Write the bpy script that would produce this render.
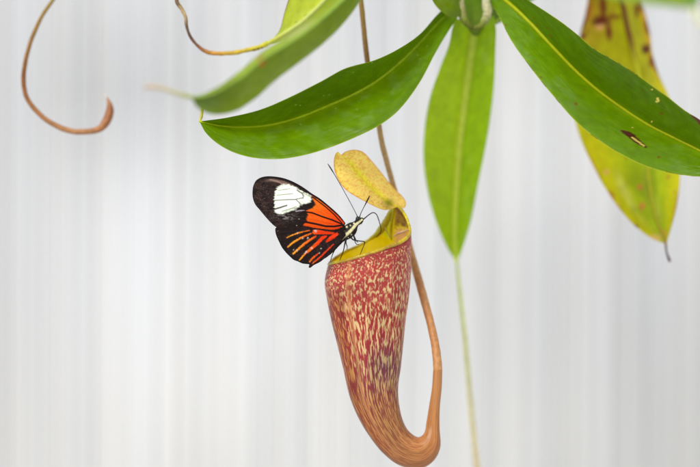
import bpy, math, random
import numpy as np
from mathutils import Matrix

for o in list(bpy.data.objects):
    bpy.data.objects.remove(o)
S = bpy.context.scene
COL = S.collection

# ------------------------------------------------------------------ camera
K = 0.00035            # metres per photograph pixel in the subject plane
D = 0.6806             # camera to subject plane
cam_d = bpy.data.cameras.new('camera')
cam = bpy.data.objects.new('camera', cam_d)
COL.objects.link(cam)
cam.location = (0, -D, 0)
cam.rotation_euler = (math.radians(90), 0, 0)
cam_d.sensor_width = 36
cam_d.lens = 100
cam_d.clip_start = 0.02
cam_d.clip_end = 50
cam_d.dof.use_dof = True
cam_d.dof.focus_distance = D - 0.008
cam_d.dof.aperture_fstop = 4.3
S.camera = cam

# ------------------------------------------------------------------ light: bright, diffused greenhouse daylight
W = bpy.data.worlds.new('World')
S.world = W
W.use_nodes = True
bg = W.node_tree.nodes['Background']
bg.inputs['Color'].default_value = (0.97, 0.985, 1.0, 1)
bg.inputs['Strength'].default_value = 0.52
sun_d = bpy.data.lights.new('sun', 'SUN')
sun_d.energy = 2.0
sun_d.angle = math.radians(28)
sun_d.color = (1.0, 0.985, 0.96)
sun = bpy.data.objects.new('sun', sun_d)
sun.rotation_euler = (math.radians(42), math.radians(-30), 0)
sun.location = (-0.6, -0.8, 1.2)
COL.objects.link(sun)

S.view_settings.view_transform = 'Standard'
S.view_settings.look = 'None'
S.view_settings.gamma = 1
S.view_settings.use_curve_mapping = False
S.view_settings.exposure = 0.55

# ------------------------------------------------------------------ helpers
def P(x, y, d=0.0):
    s = (D + d) / D
    return np.array([(x - 350) * K * s, d, (233.5 - y) * K * s])

def PP(pts):
    return np.array([P(*p) for p in pts])

def lin(r, g, b):
    c = np.array([r, g, b], float) / 255
    return np.where(c <= 0.04045, c / 12.92, ((c + 0.055) / 1.055) ** 2.4)

def catmull(pts, n, closed=False, par=None, at=None):
    """resample control points with a Catmull-Rom curve, n samples (or at parameters 'at')"""
    p = np.asarray(pts, float)
    if par is None:
        seg = np.linalg.norm(np.diff(p[:, :3], axis=0), axis=1)
        par = np.concatenate([[0], np.cumsum(np.maximum(seg, 1e-9))])
        par = par / par[-1]
    if at is None:
        at = np.linspace(par[0], par[-1], n)
    out = np.zeros((len(at), p.shape[1]))
    m = np.zeros_like(p)
    for i in range(len(p)):
        a, b = max(i - 1, 0), min(i + 1, len(p) - 1)
        m[i] = (p[b] - p[a]) / (par[b] - par[a])
    if closed:
        m[0] = m[-1] = (p[1] - p[-2]) / ((par[1] - par[0]) + (par[-1] - par[-2]))
    idx = np.clip(np.searchsorted(par, at, side='right') - 1, 0, len(p) - 2)
    h = (par[idx + 1] - par[idx])[:, None]
    t = ((at - par[idx])[:, None]) / h
    out = ((2*t**3 - 3*t**2 + 1) * p[idx] + (t**3 - 2*t**2 + t) * h * m[idx]
           + (-2*t**3 + 3*t**2) * p[idx + 1] + (t**3 - t**2) * h * m[idx + 1])
    return out

def vnoise(x, y, seed=0):
    x = np.asarray(x, float); y = np.asarray(y, float)
    xi = np.floor(x); yi = np.floor(y)
    fx = x - xi; fy = y - yi
    fx = fx*fx*(3 - 2*fx); fy = fy*fy*(3 - 2*fy)
    def h(a, b):
        v = np.sin(a*127.1 + b*311.7 + seed*74.7) * 43758.5453
        return v - np.floor(v)
    return ((h(xi, yi)*(1-fx) + h(xi+1, yi)*fx)*(1-fy) + (h(xi, yi+1)*(1-fx) + h(xi+1, yi+1)*fx)*fy)

def fbm(x, y, seed=0, o=3):
    r = 0; a = 0.5
    for k in range(o):
        r = r + a * vnoise(x * 2**k, y * 2**k, seed + k*7); a *= 0.5
    return r / (1 - 0.5**o)

def smooth(a, b, x):
    t = np.clip((x - a) / (b - a), 0, 1)
    return t*t*(3 - 2*t)

def mixc(c, col, w):
    return c*(1 - w[..., None]) + np.asarray(col)*w[..., None]

def inside(poly, x, y):
    r = np.zeros(x.shape, bool)
    n = len(poly)
    for i in range(n):
        x0, y0 = poly[i]; x1, y1 = poly[(i+1) % n]
        if y0 == y1: continue
        c = ((y0 > y) != (y1 > y)) & (x < (x1 - x0)*(y - y0)/(y1 - y0) + x0)
        r ^= c
    return r

def dist_line(line, x, y):
    d = np.full(x.shape, 1e9)
    par = np.zeros(x.shape)
    n = len(line) - 1
    for i in range(n):
        ax, ay = line[i][:2]; bx, by = line[i+1][:2]
        vx, vy = bx-ax, by-ay
        t = np.clip(((x-ax)*vx + (y-ay)*vy) / max(vx*vx + vy*vy, 1e-12), 0, 1)
        dd = np.hypot(x - ax - t*vx, y - ay - t*vy)
        better = dd < d
        d = np.where(better, dd, d)
        par = np.where(better, (i + t)/n, par)
    return d, par

def sdf(poly, x, y):
    d, _ = dist_line(list(poly) + [poly[0]], x, y)
    return np.where(inside(poly, x, y), -d, d)

def empty(name, loc):
    o = bpy.data.objects.new(name, None)
    o.empty_display_size = 0.01
    o.location = loc
    COL.objects.link(o)
    return o

def link(name, me, mat, parent=None):
    o = bpy.data.objects.new(name, me)
    if mat is not None and len(me.materials) == 0:
        me.materials.append(mat)
    COL.objects.link(o)
    if parent is not None:
        o.parent = parent
        if parent.type == 'EMPTY':
            o.matrix_parent_inverse = Matrix.Translation(parent.location).inverted()
    return o

def mesh_from(name, V, F, attrs=None, uv=None):
    """V (n,3), F (m,4) index arrays"""
    me = bpy.data.meshes.new(name)
    V = np.asarray(V, np.float32); F = np.asarray(F, np.int32)
    k = F.shape[1]
    me.vertices.add(len(V)); me.vertices.foreach_set('co', V.ravel())
    me.loops.add(F.size); me.loops.foreach_set('vertex_index', F.ravel())
    me.polygons.add(len(F))
    me.polygons.foreach_set('loop_start', np.arange(0, F.size, k, dtype=np.int32))
    me.polygons.foreach_set('use_smooth', np.ones(len(F), bool))
    if attrs:
        for nm, c in attrs.items():
            a = me.color_attributes.new(nm, 'FLOAT_COLOR', 'POINT')
            c4 = np.ones((len(V), 4), np.float32); c4[:, :3] = np.clip(np.asarray(c).reshape(-1, 3), 0, 1)
            a.data.foreach_set('color', c4.ravel())
    if uv is not None:
        l = me.uv_layers.new(name='UVMap')
        l.data.foreach_set('uv', np.asarray(uv, np.float32)[F.ravel()].ravel())
    me.update(calc_edges=True)
    me.validate()
    return me

def grid_faces(nu, nv, wrap=False, flip=False):
    i = np.arange(nu - 1)[:, None]
    m = nv if wrap else nv - 1
    j = np.arange(m)[None, :]
    j2 = (j + 1) % nv
    a = i*nv + j; b = i*nv + j2; c = (i+1)*nv + j2; d = (i+1)*nv + j
    f = np.stack([a, b, c, d], -1).reshape(-1, 4)
    return f[:, ::-1] if flip else f

def frames(C):
    T = np.gradient(C, axis=0)
    T /= np.linalg.norm(T, axis=1)[:, None] + 1e-12
    ref = np.array([0, 1.0, 0])
    if abs(T[0] @ ref) > 0.9: ref = np.array([1.0, 0, 0])
    N = np.zeros_like(C)
    n = ref - T[0]*(T[0] @ ref); n /= np.linalg.norm(n); N[0] = n
    for k in range(1, len(C)):
        n = N[k-1] - T[k]*(T[k] @ N[k-1]); N[k] = n/np.linalg.norm(n)
    return T, N, np.cross(T, N)

def tube_mesh(name, pts, radii, n=40, seg=10, colfn=None, closed=False, flat=1.0, rough=0.0, seed=0):
    """pts 3-D control points, radii in metres; colfn(s, ang) -> rgb"""
    pts = np.asarray(pts, float)
    pr = np.concatenate([pts, np.asarray(radii, float)[:, None]], 1)
    if closed: pr = np.concatenate([pr, pr[:1]])
    R = catmull(pr, n + (1 if closed else 0), closed)
    if closed: R = R[:-1]
    C = R[:, :3]; r = R[:, 3]
    if closed:
        T = np.roll(C, -1, 0) - np.roll(C, 1, 0); T /= np.linalg.norm(T, axis=1)[:, None]
        ctr = C.mean(0); N = C - ctr; N -= T*np.sum(N*T, 1)[:, None]; N /= np.linalg.norm(N, axis=1)[:, None]
        B = np.cross(T, N)
    else:
        T, N, B = frames(C)
    ang = np.linspace(0, 2*np.pi, seg, endpoint=False)
    s = np.linspace(0, 1, n)
    rr = r[:, None] * np.ones(seg)[None]
    if rough:
        rr = rr*(1 + rough*(fbm(s[:, None]*n*0.35 + 0*ang, np.cos(ang)[None]*1.3 + np.sin(ang)[None] + 0*s[:, None], seed) - 0.5)*2)
    V = C[:, None] + rr[..., None]*(N[:, None]*np.cos(ang)[None, :, None] + flat*B[:, None]*np.sin(ang)[None, :, None])
    V = V.reshape(-1, 3)
    if closed:
        Vi = np.arange(n*seg).reshape(n, seg)
        Vi = np.concatenate([Vi, Vi[:1]])
        F = np.stack([Vi[:-1], np.roll(Vi, -1, 1)[:-1], np.roll(Vi, -1, 1)[1:], Vi[1:]], -1).reshape(-1, 4)
        cols = None
        if colfn: cols = {'Col': np.broadcast_to(colfn(s[:, None] + 0*ang, ang[None] + 0*s[:, None]), (n, seg, 3))}
        return mesh_from(name, V, F, cols)
    # end caps: collapsed rings
    V = np.concatenate([np.repeat(C[:1], seg, 0), V, np.repeat(C[-1:], seg, 0)])
    F = grid_faces(n + 2, seg, True)
    cols = None
    if colfn:
        c = np.broadcast_to(colfn(s[:, None] + 0*ang, ang[None] + 0*s[:, None]), (n, seg, 3))
        cols = {'Col': np.concatenate([c[:1], c, c[-1:]])}
    ss = np.concatenate([[0], s, [1]])
    uv = np.stack([np.broadcast_to(ang[None]/6.2832, (n+2, seg)), np.broadcast_to(ss[:, None], (n+2, seg))], -1).reshape(-1, 2)
    return mesh_from(name, V, F, cols, uv)

def ramp_cols(stops):
    ps = np.array([s[0] for s in stops]); cs = np.array([lin(*s[1]) for s in stops])
    def f(s, a):
        return np.stack([np.interp(s, ps, cs[:, k]) for k in range(3)], -1)
    return f

# ------------------------------------------------------------------ materials
def new_mat(name):
    m = bpy.data.materials.new(name); m.use_nodes = True
    nt = m.node_tree
    b = nt.nodes['Principled BSDF']
    return m, nt, b, nt.nodes['Material Output']

def attr_mat(name, rough=0.45, spec=0.5, trans=0.0, transcol=(1.25, 1.2, 0.6), bump=0.0, bscale=(60, 60, 60), coord='Generated',
             mott=0.0, mscale=400.0, sheen=0.0, coat=0.0, rvar=0.0):
    m, nt, b, out = new_mat(name)
    N, L = nt.nodes, nt.links
    at = N.new('ShaderNodeAttribute'); at.attribute_name = 'Col'
    col = at.outputs['Color']
    tc = N.new('ShaderNodeTexCoord')
    if mott:
        nz = N.new('ShaderNodeTexNoise'); nz.inputs['Scale'].default_value = mscale
        nz.inputs['Detail'].default_value = 4
        L.new(tc.outputs['Object'], nz.inputs['Vector'])
        mr = N.new('ShaderNodeMapRange'); mr.inputs['From Min'].default_value = 0.25; mr.inputs['From Max'].default_value = 0.75
        mr.inputs['To Min'].default_value = 1 - mott; mr.inputs['To Max'].default_value = 1 + mott
        L.new(nz.outputs['Fac'], mr.inputs['Value'])
        mx = N.new('ShaderNodeVectorMath'); mx.operation = 'SCALE'
        L.new(col, mx.inputs[0]); L.new(mr.outputs['Result'], mx.inputs['Scale'])
        col = mx.outputs['Vector']
    L.new(col, b.inputs['Base Color'])
    b.inputs['Roughness'].default_value = rough
    b.inputs['Specular IOR Level'].default_value = spec
    b.inputs['Coat Weight'].default_value = coat
    b.inputs['Coat Roughness'].default_value = 0.25
    b.inputs['Sheen Weight'].default_value = sheen
    if rvar:
        n2 = N.new('ShaderNodeTexNoise'); n2.inputs['Scale'].default_value = 160; n2.inputs['Detail'].default_value = 5
        L.new(tc.outputs['Object'], n2.inputs['Vector'])
        mr2 = N.new('ShaderNodeMapRange'); mr2.inputs['From Min'].default_value = 0.3; mr2.inputs['From Max'].default_value = 0.7
        mr2.inputs['To Min'].default_value = rough - rvar; mr2.inputs['To Max'].default_value = rough + rvar
        L.new(n2.outputs['Fac'], mr2.inputs['Value']); L.new(mr2.outputs['Result'], b.inputs['Roughness'])
    if bump:
        mp = N.new('ShaderNodeMapping'); mp.inputs['Scale'].default_value = bscale
        L.new(tc.outputs[coord], mp.inputs['Vector'])
        nz = N.new('ShaderNodeTexNoise'); nz.inputs['Scale'].default_value = 1.0; nz.inputs['Detail'].default_value = 5
        L.new(mp.outputs['Vector'], nz.inputs['Vector'])
        bp = N.new('ShaderNodeBump'); bp.inputs['Strength'].default_value = bump; bp.inputs['Distance'].default_value = 0.0004
        L.new(nz.outputs['Fac'], bp.inputs['Height']); L.new(bp.outputs['Normal'], b.inputs['Normal'])
    if trans:
        t = N.new('ShaderNodeBsdfTranslucent')
        vm = N.new('ShaderNodeVectorMath'); vm.operation = 'MULTIPLY'; vm.inputs[1].default_value = transcol
        L.new(col, vm.inputs[0]); L.new(vm.outputs['Vector'], t.inputs['Color'])
        mx = N.new('ShaderNodeMixShader'); mx.inputs[0].default_value = trans
        L.new(b.outputs[0], mx.inputs[1]); L.new(t.outputs[0], mx.inputs[2])
        L.new(mx.outputs[0], out.inputs['Surface'])
    return m

M_leaf = attr_mat('leaf_green', 0.33, 0.42, 0.45, (1.8, 1.45, 0.4), bump=0.5, bscale=(1.6, 34, 1), coord='UV', mott=0.12, mscale=300, rvar=0.13)
M_rib = attr_mat('leaf_midrib', 0.5, 0.2, 0.15, mott=0.12, mscale=500)
M_tendril = attr_mat('tendril_skin', 0.5, 0.4, 0.0, mott=0.25, mscale=700, bump=0.4, bscale=(900, 900, 250), coord='Object')
M_old = attr_mat('old_leaf', 0.5, 0.2, 0.42, (1.25, 1.15, 0.6), bump=0.3, bscale=(14, 90, 1), coord='UV', mott=0.14, mscale=260)
M_lid = attr_mat('lid_skin', 0.45, 0.4, 0.55, (1.5, 1.45, 1.0), mott=0.10, mscale=900, bump=0.4, bscale=(900, 900, 900), coord='Object')
M_rim = attr_mat('rim_skin', 0.28, 0.5, 0.1, mott=0.15, mscale=600, coat=0.25)
M_inner = attr_mat('pitcher_interior_skin', 0.22, 0.5, 0.6, (1.5, 1.35, 0.6), mott=0.12, mscale=500, coat=0.35)
M_wing = attr_mat('wing_scales', 0.6, 0.12, 0.06, (1, 1, 1), mott=0.12, mscale=2600, bump=0.35, bscale=(3500, 3500, 3500), coord='Object')
M_bug = attr_mat('insect_cuticle', 0.55, 0.3, 0.0, mott=0.2, mscale=2500, bump=0.6, bscale=(4000, 4000, 4000), coord='Object')
M_sheath = attr_mat('woolly_sheath', 0.8, 0.2, 0.15, (1, 1, 0.9), mott=0.25, mscale=900, bump=0.8, bscale=(1500, 1500, 700), coord='Object')

def pitcher_mat():
    m, nt, b, out = new_mat('pitcher_skin')
    N, L = nt.nodes, nt.links
    dk = N.new('ShaderNodeAttribute'); dk.attribute_name = 'dark'
    lt = N.new('ShaderNodeAttribute'); lt.attribute_name = 'light'
    pr = N.new('ShaderNodeAttribute'); pr.attribute_name = 'ctrl'      # x fleck threshold, y ridge
    sep = N.new('ShaderNodeSeparateColor'); L.new(pr.outputs['Color'], sep.inputs[0])
    uv = N.new('ShaderNodeUVMap'); uv.uv_map = 'UVMap'
    nz = N.new('ShaderNodeTexNoise'); nz.inputs['Scale'].default_value = 1.0; nz.inputs['Detail'].default_value = 2.5
    nz.inputs['Roughness'].default_value = 0.55; nz.inputs['Distortion'].default_value = 0.4
    L.new(uv.outputs[0], nz.inputs['Vector'])
    sub = N.new('ShaderNodeMath'); sub.operation = 'SUBTRACT'
    L.new(nz.outputs['Fac'], sub.inputs[0]); L.new(sep.outputs[0], sub.inputs[1])
    mr = N.new('ShaderNodeMapRange'); mr.interpolation_type = 'SMOOTHSTEP'
    mr.inputs['From Min'].default_value = -0.06; mr.inputs['From Max'].default_value = 0.075
    L.new(sub.outputs[0], mr.inputs['Value'])
    mx = N.new('ShaderNodeMix'); mx.data_type = 'RGBA'
    L.new(mr.outputs['Result'], mx.inputs['Factor']); L.new(dk.outputs['Color'], mx.inputs['A']); L.new(lt.outputs['Color'], mx.inputs['B'])
    # broad tone drift
    n2 = N.new('ShaderNodeTexNoise'); n2.inputs['Scale'].default_value = 0.22; n2.inputs['Detail'].default_value = 3
    L.new(uv.outputs[0], n2.inputs['Vector'])
    m2 = N.new('ShaderNodeMapRange'); m2.inputs['From Min'].default_value = 0.3; m2.inputs['From Max'].default_value = 0.7
    m2.inputs['To Min'].default_value = 0.78; m2.inputs['To Max'].default_value = 1.18
    L.new(n2.outputs['Fac'], m2.inputs['Value'])
    sc = N.new('ShaderNodeVectorMath'); sc.operation = 'SCALE'
    L.new(mx.outputs['Result'], sc.inputs[0]); L.new(m2.outputs['Result'], sc.inputs['Scale'])
    L.new(sc.outputs['Vector'], b.inputs['Base Color'])
    b.inputs['Roughness'].default_value = 0.33
    b.inputs['Specular IOR Level'].default_value = 0.45
    b.inputs['Subsurface Weight'].default_value = 0.08
    b.inputs['Subsurface Radius'].default_value = (0.004, 0.0015, 0.001)
    b.inputs['Subsurface Scale'].default_value = 0.4
    bp = N.new('ShaderNodeBump'); bp.inputs['Strength'].default_value = 0.25; bp.inputs['Distance'].default_value = 0.0003
    L.new(nz.outputs['Fac'], bp.inputs['Height']); L.new(bp.outputs['Normal'], b.inputs['Normal'])
    t = N.new('ShaderNodeBsdfTranslucent'); L.new(sc.outputs['Vector'], t.inputs['Color'])
    ms = N.new('ShaderNodeMixShader'); ms.inputs[0].default_value = 0.25
    L.new(b.outputs[0], ms.inputs[1]); L.new(t.outputs[0], ms.inputs[2]); L.new(ms.outputs[0], out.inputs['Surface'])
    return m
M_pitcher = pitcher_mat()

# ------------------------------------------------------------------ setting: pale ribbed greenhouse wall, far out of focus
def build_wall():
    m, nt, b, out = new_mat('milky_panel')
    N, L = nt.nodes, nt.links
    tc = N.new('ShaderNodeTexCoord')
    mp = N.new('ShaderNodeMapping'); mp.inputs['Scale'].default_value = (150, 1, 0.5)
    L.new(tc.outputs['Object'], mp.inputs['Vector'])
    n1 = N.new('ShaderNodeTexNoise'); n1.inputs['Scale'].default_value = 1; n1.inputs['Detail'].default_value = 3
    n1.inputs['Roughness'].default_value = 0.65; n1.inputs['Distortion'].default_value = 0.15
    L.new(mp.outputs['Vector'], n1.inputs['Vector'])
    at = N.new('ShaderNodeAttribute'); at.attribute_name = 'Col'      # panel colour with uneven backlight painted in
    mr = N.new('ShaderNodeMapRange'); mr.inputs['From Min'].default_value = 0.25; mr.inputs['From Max'].default_value = 0.75
    mr.inputs['To Min'].default_value = 0.87; mr.inputs['To Max'].default_value = 1.13
    L.new(n1.outputs['Fac'], mr.inputs['Value'])
    vs = N.new('ShaderNodeVectorMath'); vs.operation = 'SCALE'
    L.new(at.outputs['Color'], vs.inputs[0]); L.new(mr.outputs['Result'], vs.inputs['Scale'])
    L.new(vs.outputs['Vector'], b.inputs['Base Color'])
    b.inputs['Roughness'].default_value = 0.6
    b.inputs['Specular IOR Level'].default_value = 0.2
    rnd = random.Random(4)
    xs, hs = [], []
    x = -0.9
    while x < 0.9:
        w = rnd.choice([0.0045, 0.005, 0.0055, 0.0065]); r = rnd.choice([0.0015, 0.002, 0.0026]); h = rnd.uniform(0.0012, 0.0026)
        xs += [x, x + w, x + w + r*0.35, x + w + r*0.65 + 0.0004]; hs += [0, 0, h, h]
        x += w + r + 0.0005
    xs = np.array(xs); hs = np.array(hs)
    zs = np.linspace(-0.7, 0.7, 61)
    Y0 = 0.27
    V = []
    for z in zs:
        wob = 0.002*np.sin(z*5 + xs*7)
        V.append(np.stack([xs + wob, Y0 - hs, np.full_like(xs, z)], 1))
    n = len(xs)
    front = np.concatenate(V)
    back = front.copy(); back[:, 1] = Y0 + 0.01
    F = grid_faces(len(zs), n)
    sw = (D + Y0)/D
    X, Z = front[:, 0]/(K*sw) + 350, 233.5 - front[:, 2]/(K*sw)
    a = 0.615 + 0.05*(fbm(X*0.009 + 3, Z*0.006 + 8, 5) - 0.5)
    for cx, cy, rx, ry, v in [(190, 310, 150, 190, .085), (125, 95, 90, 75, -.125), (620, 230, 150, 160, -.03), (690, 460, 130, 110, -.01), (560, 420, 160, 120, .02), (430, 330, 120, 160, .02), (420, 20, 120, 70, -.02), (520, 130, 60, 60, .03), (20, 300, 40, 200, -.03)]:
        a = a + v*np.exp(-(((X - cx)/rx)**2 + ((Z - cy)/ry)**2))  # soft bright and dim areas of backlight painted into the wall colour
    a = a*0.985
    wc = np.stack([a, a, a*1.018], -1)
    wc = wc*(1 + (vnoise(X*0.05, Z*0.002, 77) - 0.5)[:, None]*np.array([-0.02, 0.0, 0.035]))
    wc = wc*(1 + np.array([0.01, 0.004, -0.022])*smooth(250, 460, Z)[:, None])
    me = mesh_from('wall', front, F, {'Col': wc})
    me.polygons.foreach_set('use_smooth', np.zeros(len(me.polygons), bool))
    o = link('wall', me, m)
    so = o.modifiers.new('thickness', 'SOLIDIFY'); so.thickness = 0.008; so.offset = -1
    o['kind'] = 'structure'
    o['label'] = 'pale white ribbed greenhouse wall, blurred, behind the plant'
    return o
build_wall()

# ------------------------------------------------------------------ the pitcher plant
plant = empty('pitcher_plant', P(474, 28, 0.03))
plant['label'] = 'hanging green pitcher plant with strap leaves, curled tendrils and one red speckled pitcher'
plant['category'] = 'pitcher plant'

G_DARK = lin(58, 110, 6); G_MID = lin(84, 148, 18); G_LIGHT = lin(122, 180, 40)
Y_GREEN = lin(178, 196, 50)

def leaf(L, M, R, colfn, mat, parent=plant, nu=110, nv=18, bulge=0.06, thick=0.00045, name='leaf', wav=0.0004, seed=0):
    """L, M, R: edge, midrib and edge control points from tip to base"""
    Lp, Mp, Rp = catmull(PP(L), nu), catmull(PP(M), nu), catmull(PP(R), nu)
    Lx, Mx, Rx = [catmull(np.array([(p[0], p[1], 0) for p in q], float), nu, par=None) for q in (L, M, R)]
    u = np.linspace(0, 1, nu)
    ts = np.linspace(-1, 1, 2*nv + 1)
    V = np.zeros((nu, len(ts), 3))
    for k, t in enumerate(ts):
        E = Lp if t < 0 else Rp
        a = abs(t)
        q = Mp + (E - Mp)*a
        w = np.linalg.norm(E - Mp, axis=1)
        q[:, 1] -= bulge*w*4*a*(1 - a)
        q[:, 1] += wav*a*(vnoise(u*9 + (5 if t < 0 else 0), a*1.2 + 0*u, seed) - 0.5)*2
        q[:, 1] += np.minimum(w/0.006, 1)*(0.0011*(fbm(u*13, t*2.6 + 0*u, seed + 1) - 0.5) + 0.00028*(vnoise(u*46 - a*7, t*3 + 0*u, seed + 2) - 0.5)) if name == 'leaf' else 0
        V[:, k] = q
    s = (D + V[..., 1])/D
    px = V[..., 0]/(K*s) + 350; py = 233.5 - V[..., 2]/(K*s)
    U = u[:, None] + 0*ts[None]; T = ts[None] + 0*u[:, None]
    col = colfn(px, py, U, T)
    uv = np.stack([U*8, (T*0.5 + 0.5)], -1).reshape(-1, 2)
    me = mesh_from(name, V.reshape(-1, 3), grid_faces(nu, len(ts)), {'Col': col}, uv)
    o = link(name, me, mat, parent)
    return o, Mp

def midrib(parent, Mp, r0, r1, colfn, off=-0.00035, name='midrib'):
    q = Mp.copy(); q[:, 1] += off
    q = q[::3]
    n = len(q)
    me = tube_mesh(name, q, np.linspace(r0, r1, n), n=90, seg=8, colfn=colfn)
    return link(name, me, M_rib, parent)

def tendril(parent, pts, radii_px, stops, n=90, name='tendril', mat=None, seed=1, rough=0.12):
    me = tube_mesh(name, PP(pts), np.array(radii_px)*K, n=n, seg=12, colfn=ramp_cols(stops), rough=rough, seed=seed)
    return link(name, me, mat or M_tendril, parent)

def green(c_left, c_right, edge=None, edge_w=0.05, tipc=None, seed=0, rib=None, basec=None):
    def f(px, py, U, T):
        c = np.where((T < 0)[..., None], c_left, c_right)*np.ones(px.shape + (3,))
        c = c*np.array([1.10, 0.97, 0.6])
        c = c*(0.86 + 0.28*fbm(U*6, T*1.6 + 9, seed))[..., None]
        c = c*(0.94 + 0.12*vnoise(U*70 - np.abs(T)*9, T*2.5, seed+3))[..., None]     # faint side veins
        c = c*(0.95 + 0.10*vnoise(U*3, T*16, seed+5))[..., None]                     # veins along the blade
        c = mixc(c, c*np.array([1.5, 1.25, 1.0]), np.exp(-(np.abs(T)/0.12)**2)*0.5)
        bl = smooth(0.52, 0.72, fbm(U*22, T*5, seed+9, 4))*smooth(0.4, 0.6, fbm(U*3.3, T*1.3, seed+13))
        c = mixc(c, c*0.8 + lin(120, 150, 120)*0.35, bl*0.38*(T > 0) + bl*0.12)  # patchy pale sheen painted into the leaf colour
        if tipc is not None: c = mixc(c, tipc, smooth(0.10, 0.0, U)*0.7)
        if basec is not None: c = mixc(c, basec, smooth(0.85, 1.0, U)*0.8)
        if edge is not None: c = mixc(c, edge, smooth(1 - edge_w, 1.0, np.abs(T))*0.85)
        return c
    return f

def blot(c, px, py, x, y, rx, ry, col, ang=0, seed=0, soft=0.35, amt=1.0):
    ca, sa = math.cos(ang), math.sin(ang)
    dx, dy = px - x, py - y
    a = (dx*ca + dy*sa)/rx; b = (-dx*sa + dy*ca)/ry
    r = np.hypot(a, b) + (fbm(px*0.5, py*0.5, seed) - 0.5)*0.7
    return mixc(c, col, smooth(1.0, 1.0 - soft, r)*amt)

BROWN = lin(84, 44, 22); TAN = lin(190, 150, 90); PALE = lin(205, 200, 120)
rib_green = ramp_cols([(0, (178, 190, 40)), (0.5, (165, 190, 50)), (1, (150, 180, 55))])

# --- stem and the woolly leaf sheath at the node
st = link('stem', tube_mesh('stem', PP([(476, 34, .034), (475, 22, .031), (474, 5, .030), (472, -30, .030), (470, -90, .030), (468, -170, .032), (470, -260, .036)]),
     np.array([4, 10.5, 11.2, 11, 10.5, 10, 10])*K, n=60, seg=20, colfn=ramp_cols([(0, (110, 130, 40)), (0.06, (120, 150, 40)), (0.12, (92, 126, 10)), (1, (96, 130, 20))]), rough=0.06), M_rib, plant)

# --- leaf D, hanging straight down in the middle, behind the focus
Dm = [(456.5, 263, .062), (455, 245, .061), (455, 220, .060), (457, 180, .057), (460, 140, .053), (465, 100, .048), (470, 60, .042), (474, 30, .035), (475, 22, .030)]
Dl = [(456.5, 263, .062), (447, 247, .058), (436, 222, .055), (428, 193, .052), (423.5, 160, .048), (425, 125, .044), (431, 94, .040), (440, 68, .036), (449, 45, .031), (452, 30, .027), (455, 18, .024)]
Dr = [(456.5, 263, .062), (463, 247, .058), (471, 220, .056), (477, 190, .053), (484, 155, .049), (490, 120, .044), (494, 85, .039), (495.5, 50, .033), (496, 30, .027), (494, 16, .024)]
def colD(px, py, U, T):
    c = green(lin(138, 186, 20), lin(126, 178, 10), seed=3)(px, py, U, T)
    return mixc(c, lin(70, 118, 24), smooth(70, 28, py)*smooth(474, 455, px)*0.5)  # shade on the left half near the node, painted as darker green
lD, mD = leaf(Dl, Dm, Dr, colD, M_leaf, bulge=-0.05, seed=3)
midrib(lD, mD, 0.0007, 0.0021, ramp_cols([(0, (216, 232, 80)), (0.6, (214, 230, 80)), (1, (196, 214, 70))]), off=-0.0006)
tendril(lD, [(456.5, 260, .0618), (458, 275, .063), (461, 300, .066), (466, 350, .072), (470, 400, .078), (474, 440, .082), (478, 475, .086), (482, 520, .09)],
        [1.2, 1.7, 2.0, 2.3, 2.7, 3.0, 3.1, 3.2], [(0, (176, 200, 60)), (0.25, (208, 214, 120)), (0.5, (222, 216, 146)), (0.8, (228, 206, 150)), (1, (220, 190, 140))])
sh = link('leaf_sheath', tube_mesh('leaf_sheath', PP([(460, -14, .020), (459.5, 0, .0195), (461, 12, .019), (466, 22, .019), (474, 28, .020), (482, 24, .019), (487, 15, .019), (486.5, 4, .0195), (484, -10, .020)]),
     np.array([3.6, 4.6, 4.6, 3.4, 2.4, 3.4, 4.6, 4.6, 3.2])*K, n=80, seg=14,
     colfn=ramp_cols([(0, (150, 160, 90)), (0.12, (190, 186, 140)), (0.28, (176, 172, 110)), (0.38, (128, 140, 50)), (0.50, (104, 112, 40)), (0.62, (136, 146, 60)), (0.74, (196, 190, 146)), (0.88, (206, 202, 164)), (1, (160, 170, 100))]), rough=0.3), M_sheath, lD)

# --- leaf B, the long sharp leaf reaching left above the butterfly
Bm = [(199.5, 121.5, -.004), (222, 126, -.001), (250, 127, .000), (275, 124, .000), (300, 117, .000), (325, 107, .001), (350, 96, .002), (375, 82, .004), (400, 62, .008), (420, 42, .014), (440, 20, .020), (456, 6, .026)]
Bu = [(199.5, 121.5, -.004), (230, 117, -.009), (262, 109, -.013), (290, 97, -.015), (320, 82, -.015), (345, 68.5, -.014), (375, 60, -.011), (400, 48, -.004), (420, 34, .004), (437, 15, .014), (452, 0, .022)]
Bl = [(199.5, 121.5, -.004), (206, 133, -.008), (218, 144, -.010), (235, 153, -.012), (255, 158, -.013), (280, 159, -.014), (305, 155, -.014), (330, 147.5, -.013), (355, 137.5, -.012), (380, 125, -.010), (400, 109, -.006), (420, 82, .000), (436, 52, .008), (450, 29, .018), (460, 14, .024)]
def colB(px, py, U, T):
    c = green(lin(64, 104, 0), lin(88, 134, 3), edge=lin(140, 170, 30), edge_w=0.03, seed=11)(px, py, U, T)  # upper half painted darker as the shaded side of the fold
    for k in range(26):
        r = random.Random(k + 50)
        x = r.uniform(290, 430); y = r.uniform(40, 150)
        c = blot(c, px, py, x, y, r.uniform(.5, 1.2), r.uniform(.4, .8), lin(150, 185, 120), seed=k, amt=0.5)
    return c
lB, mB = leaf(Bu, Bm, Bl, colB, M_leaf, nu=220, nv=30, bulge=0.05, seed=11)
midrib(lB, mB, 0.0004, 0.00085, ramp_cols([(0, (186, 206, 10)), (0.5, (184, 208, 20)), (1, (150, 184, 30))]))
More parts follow.
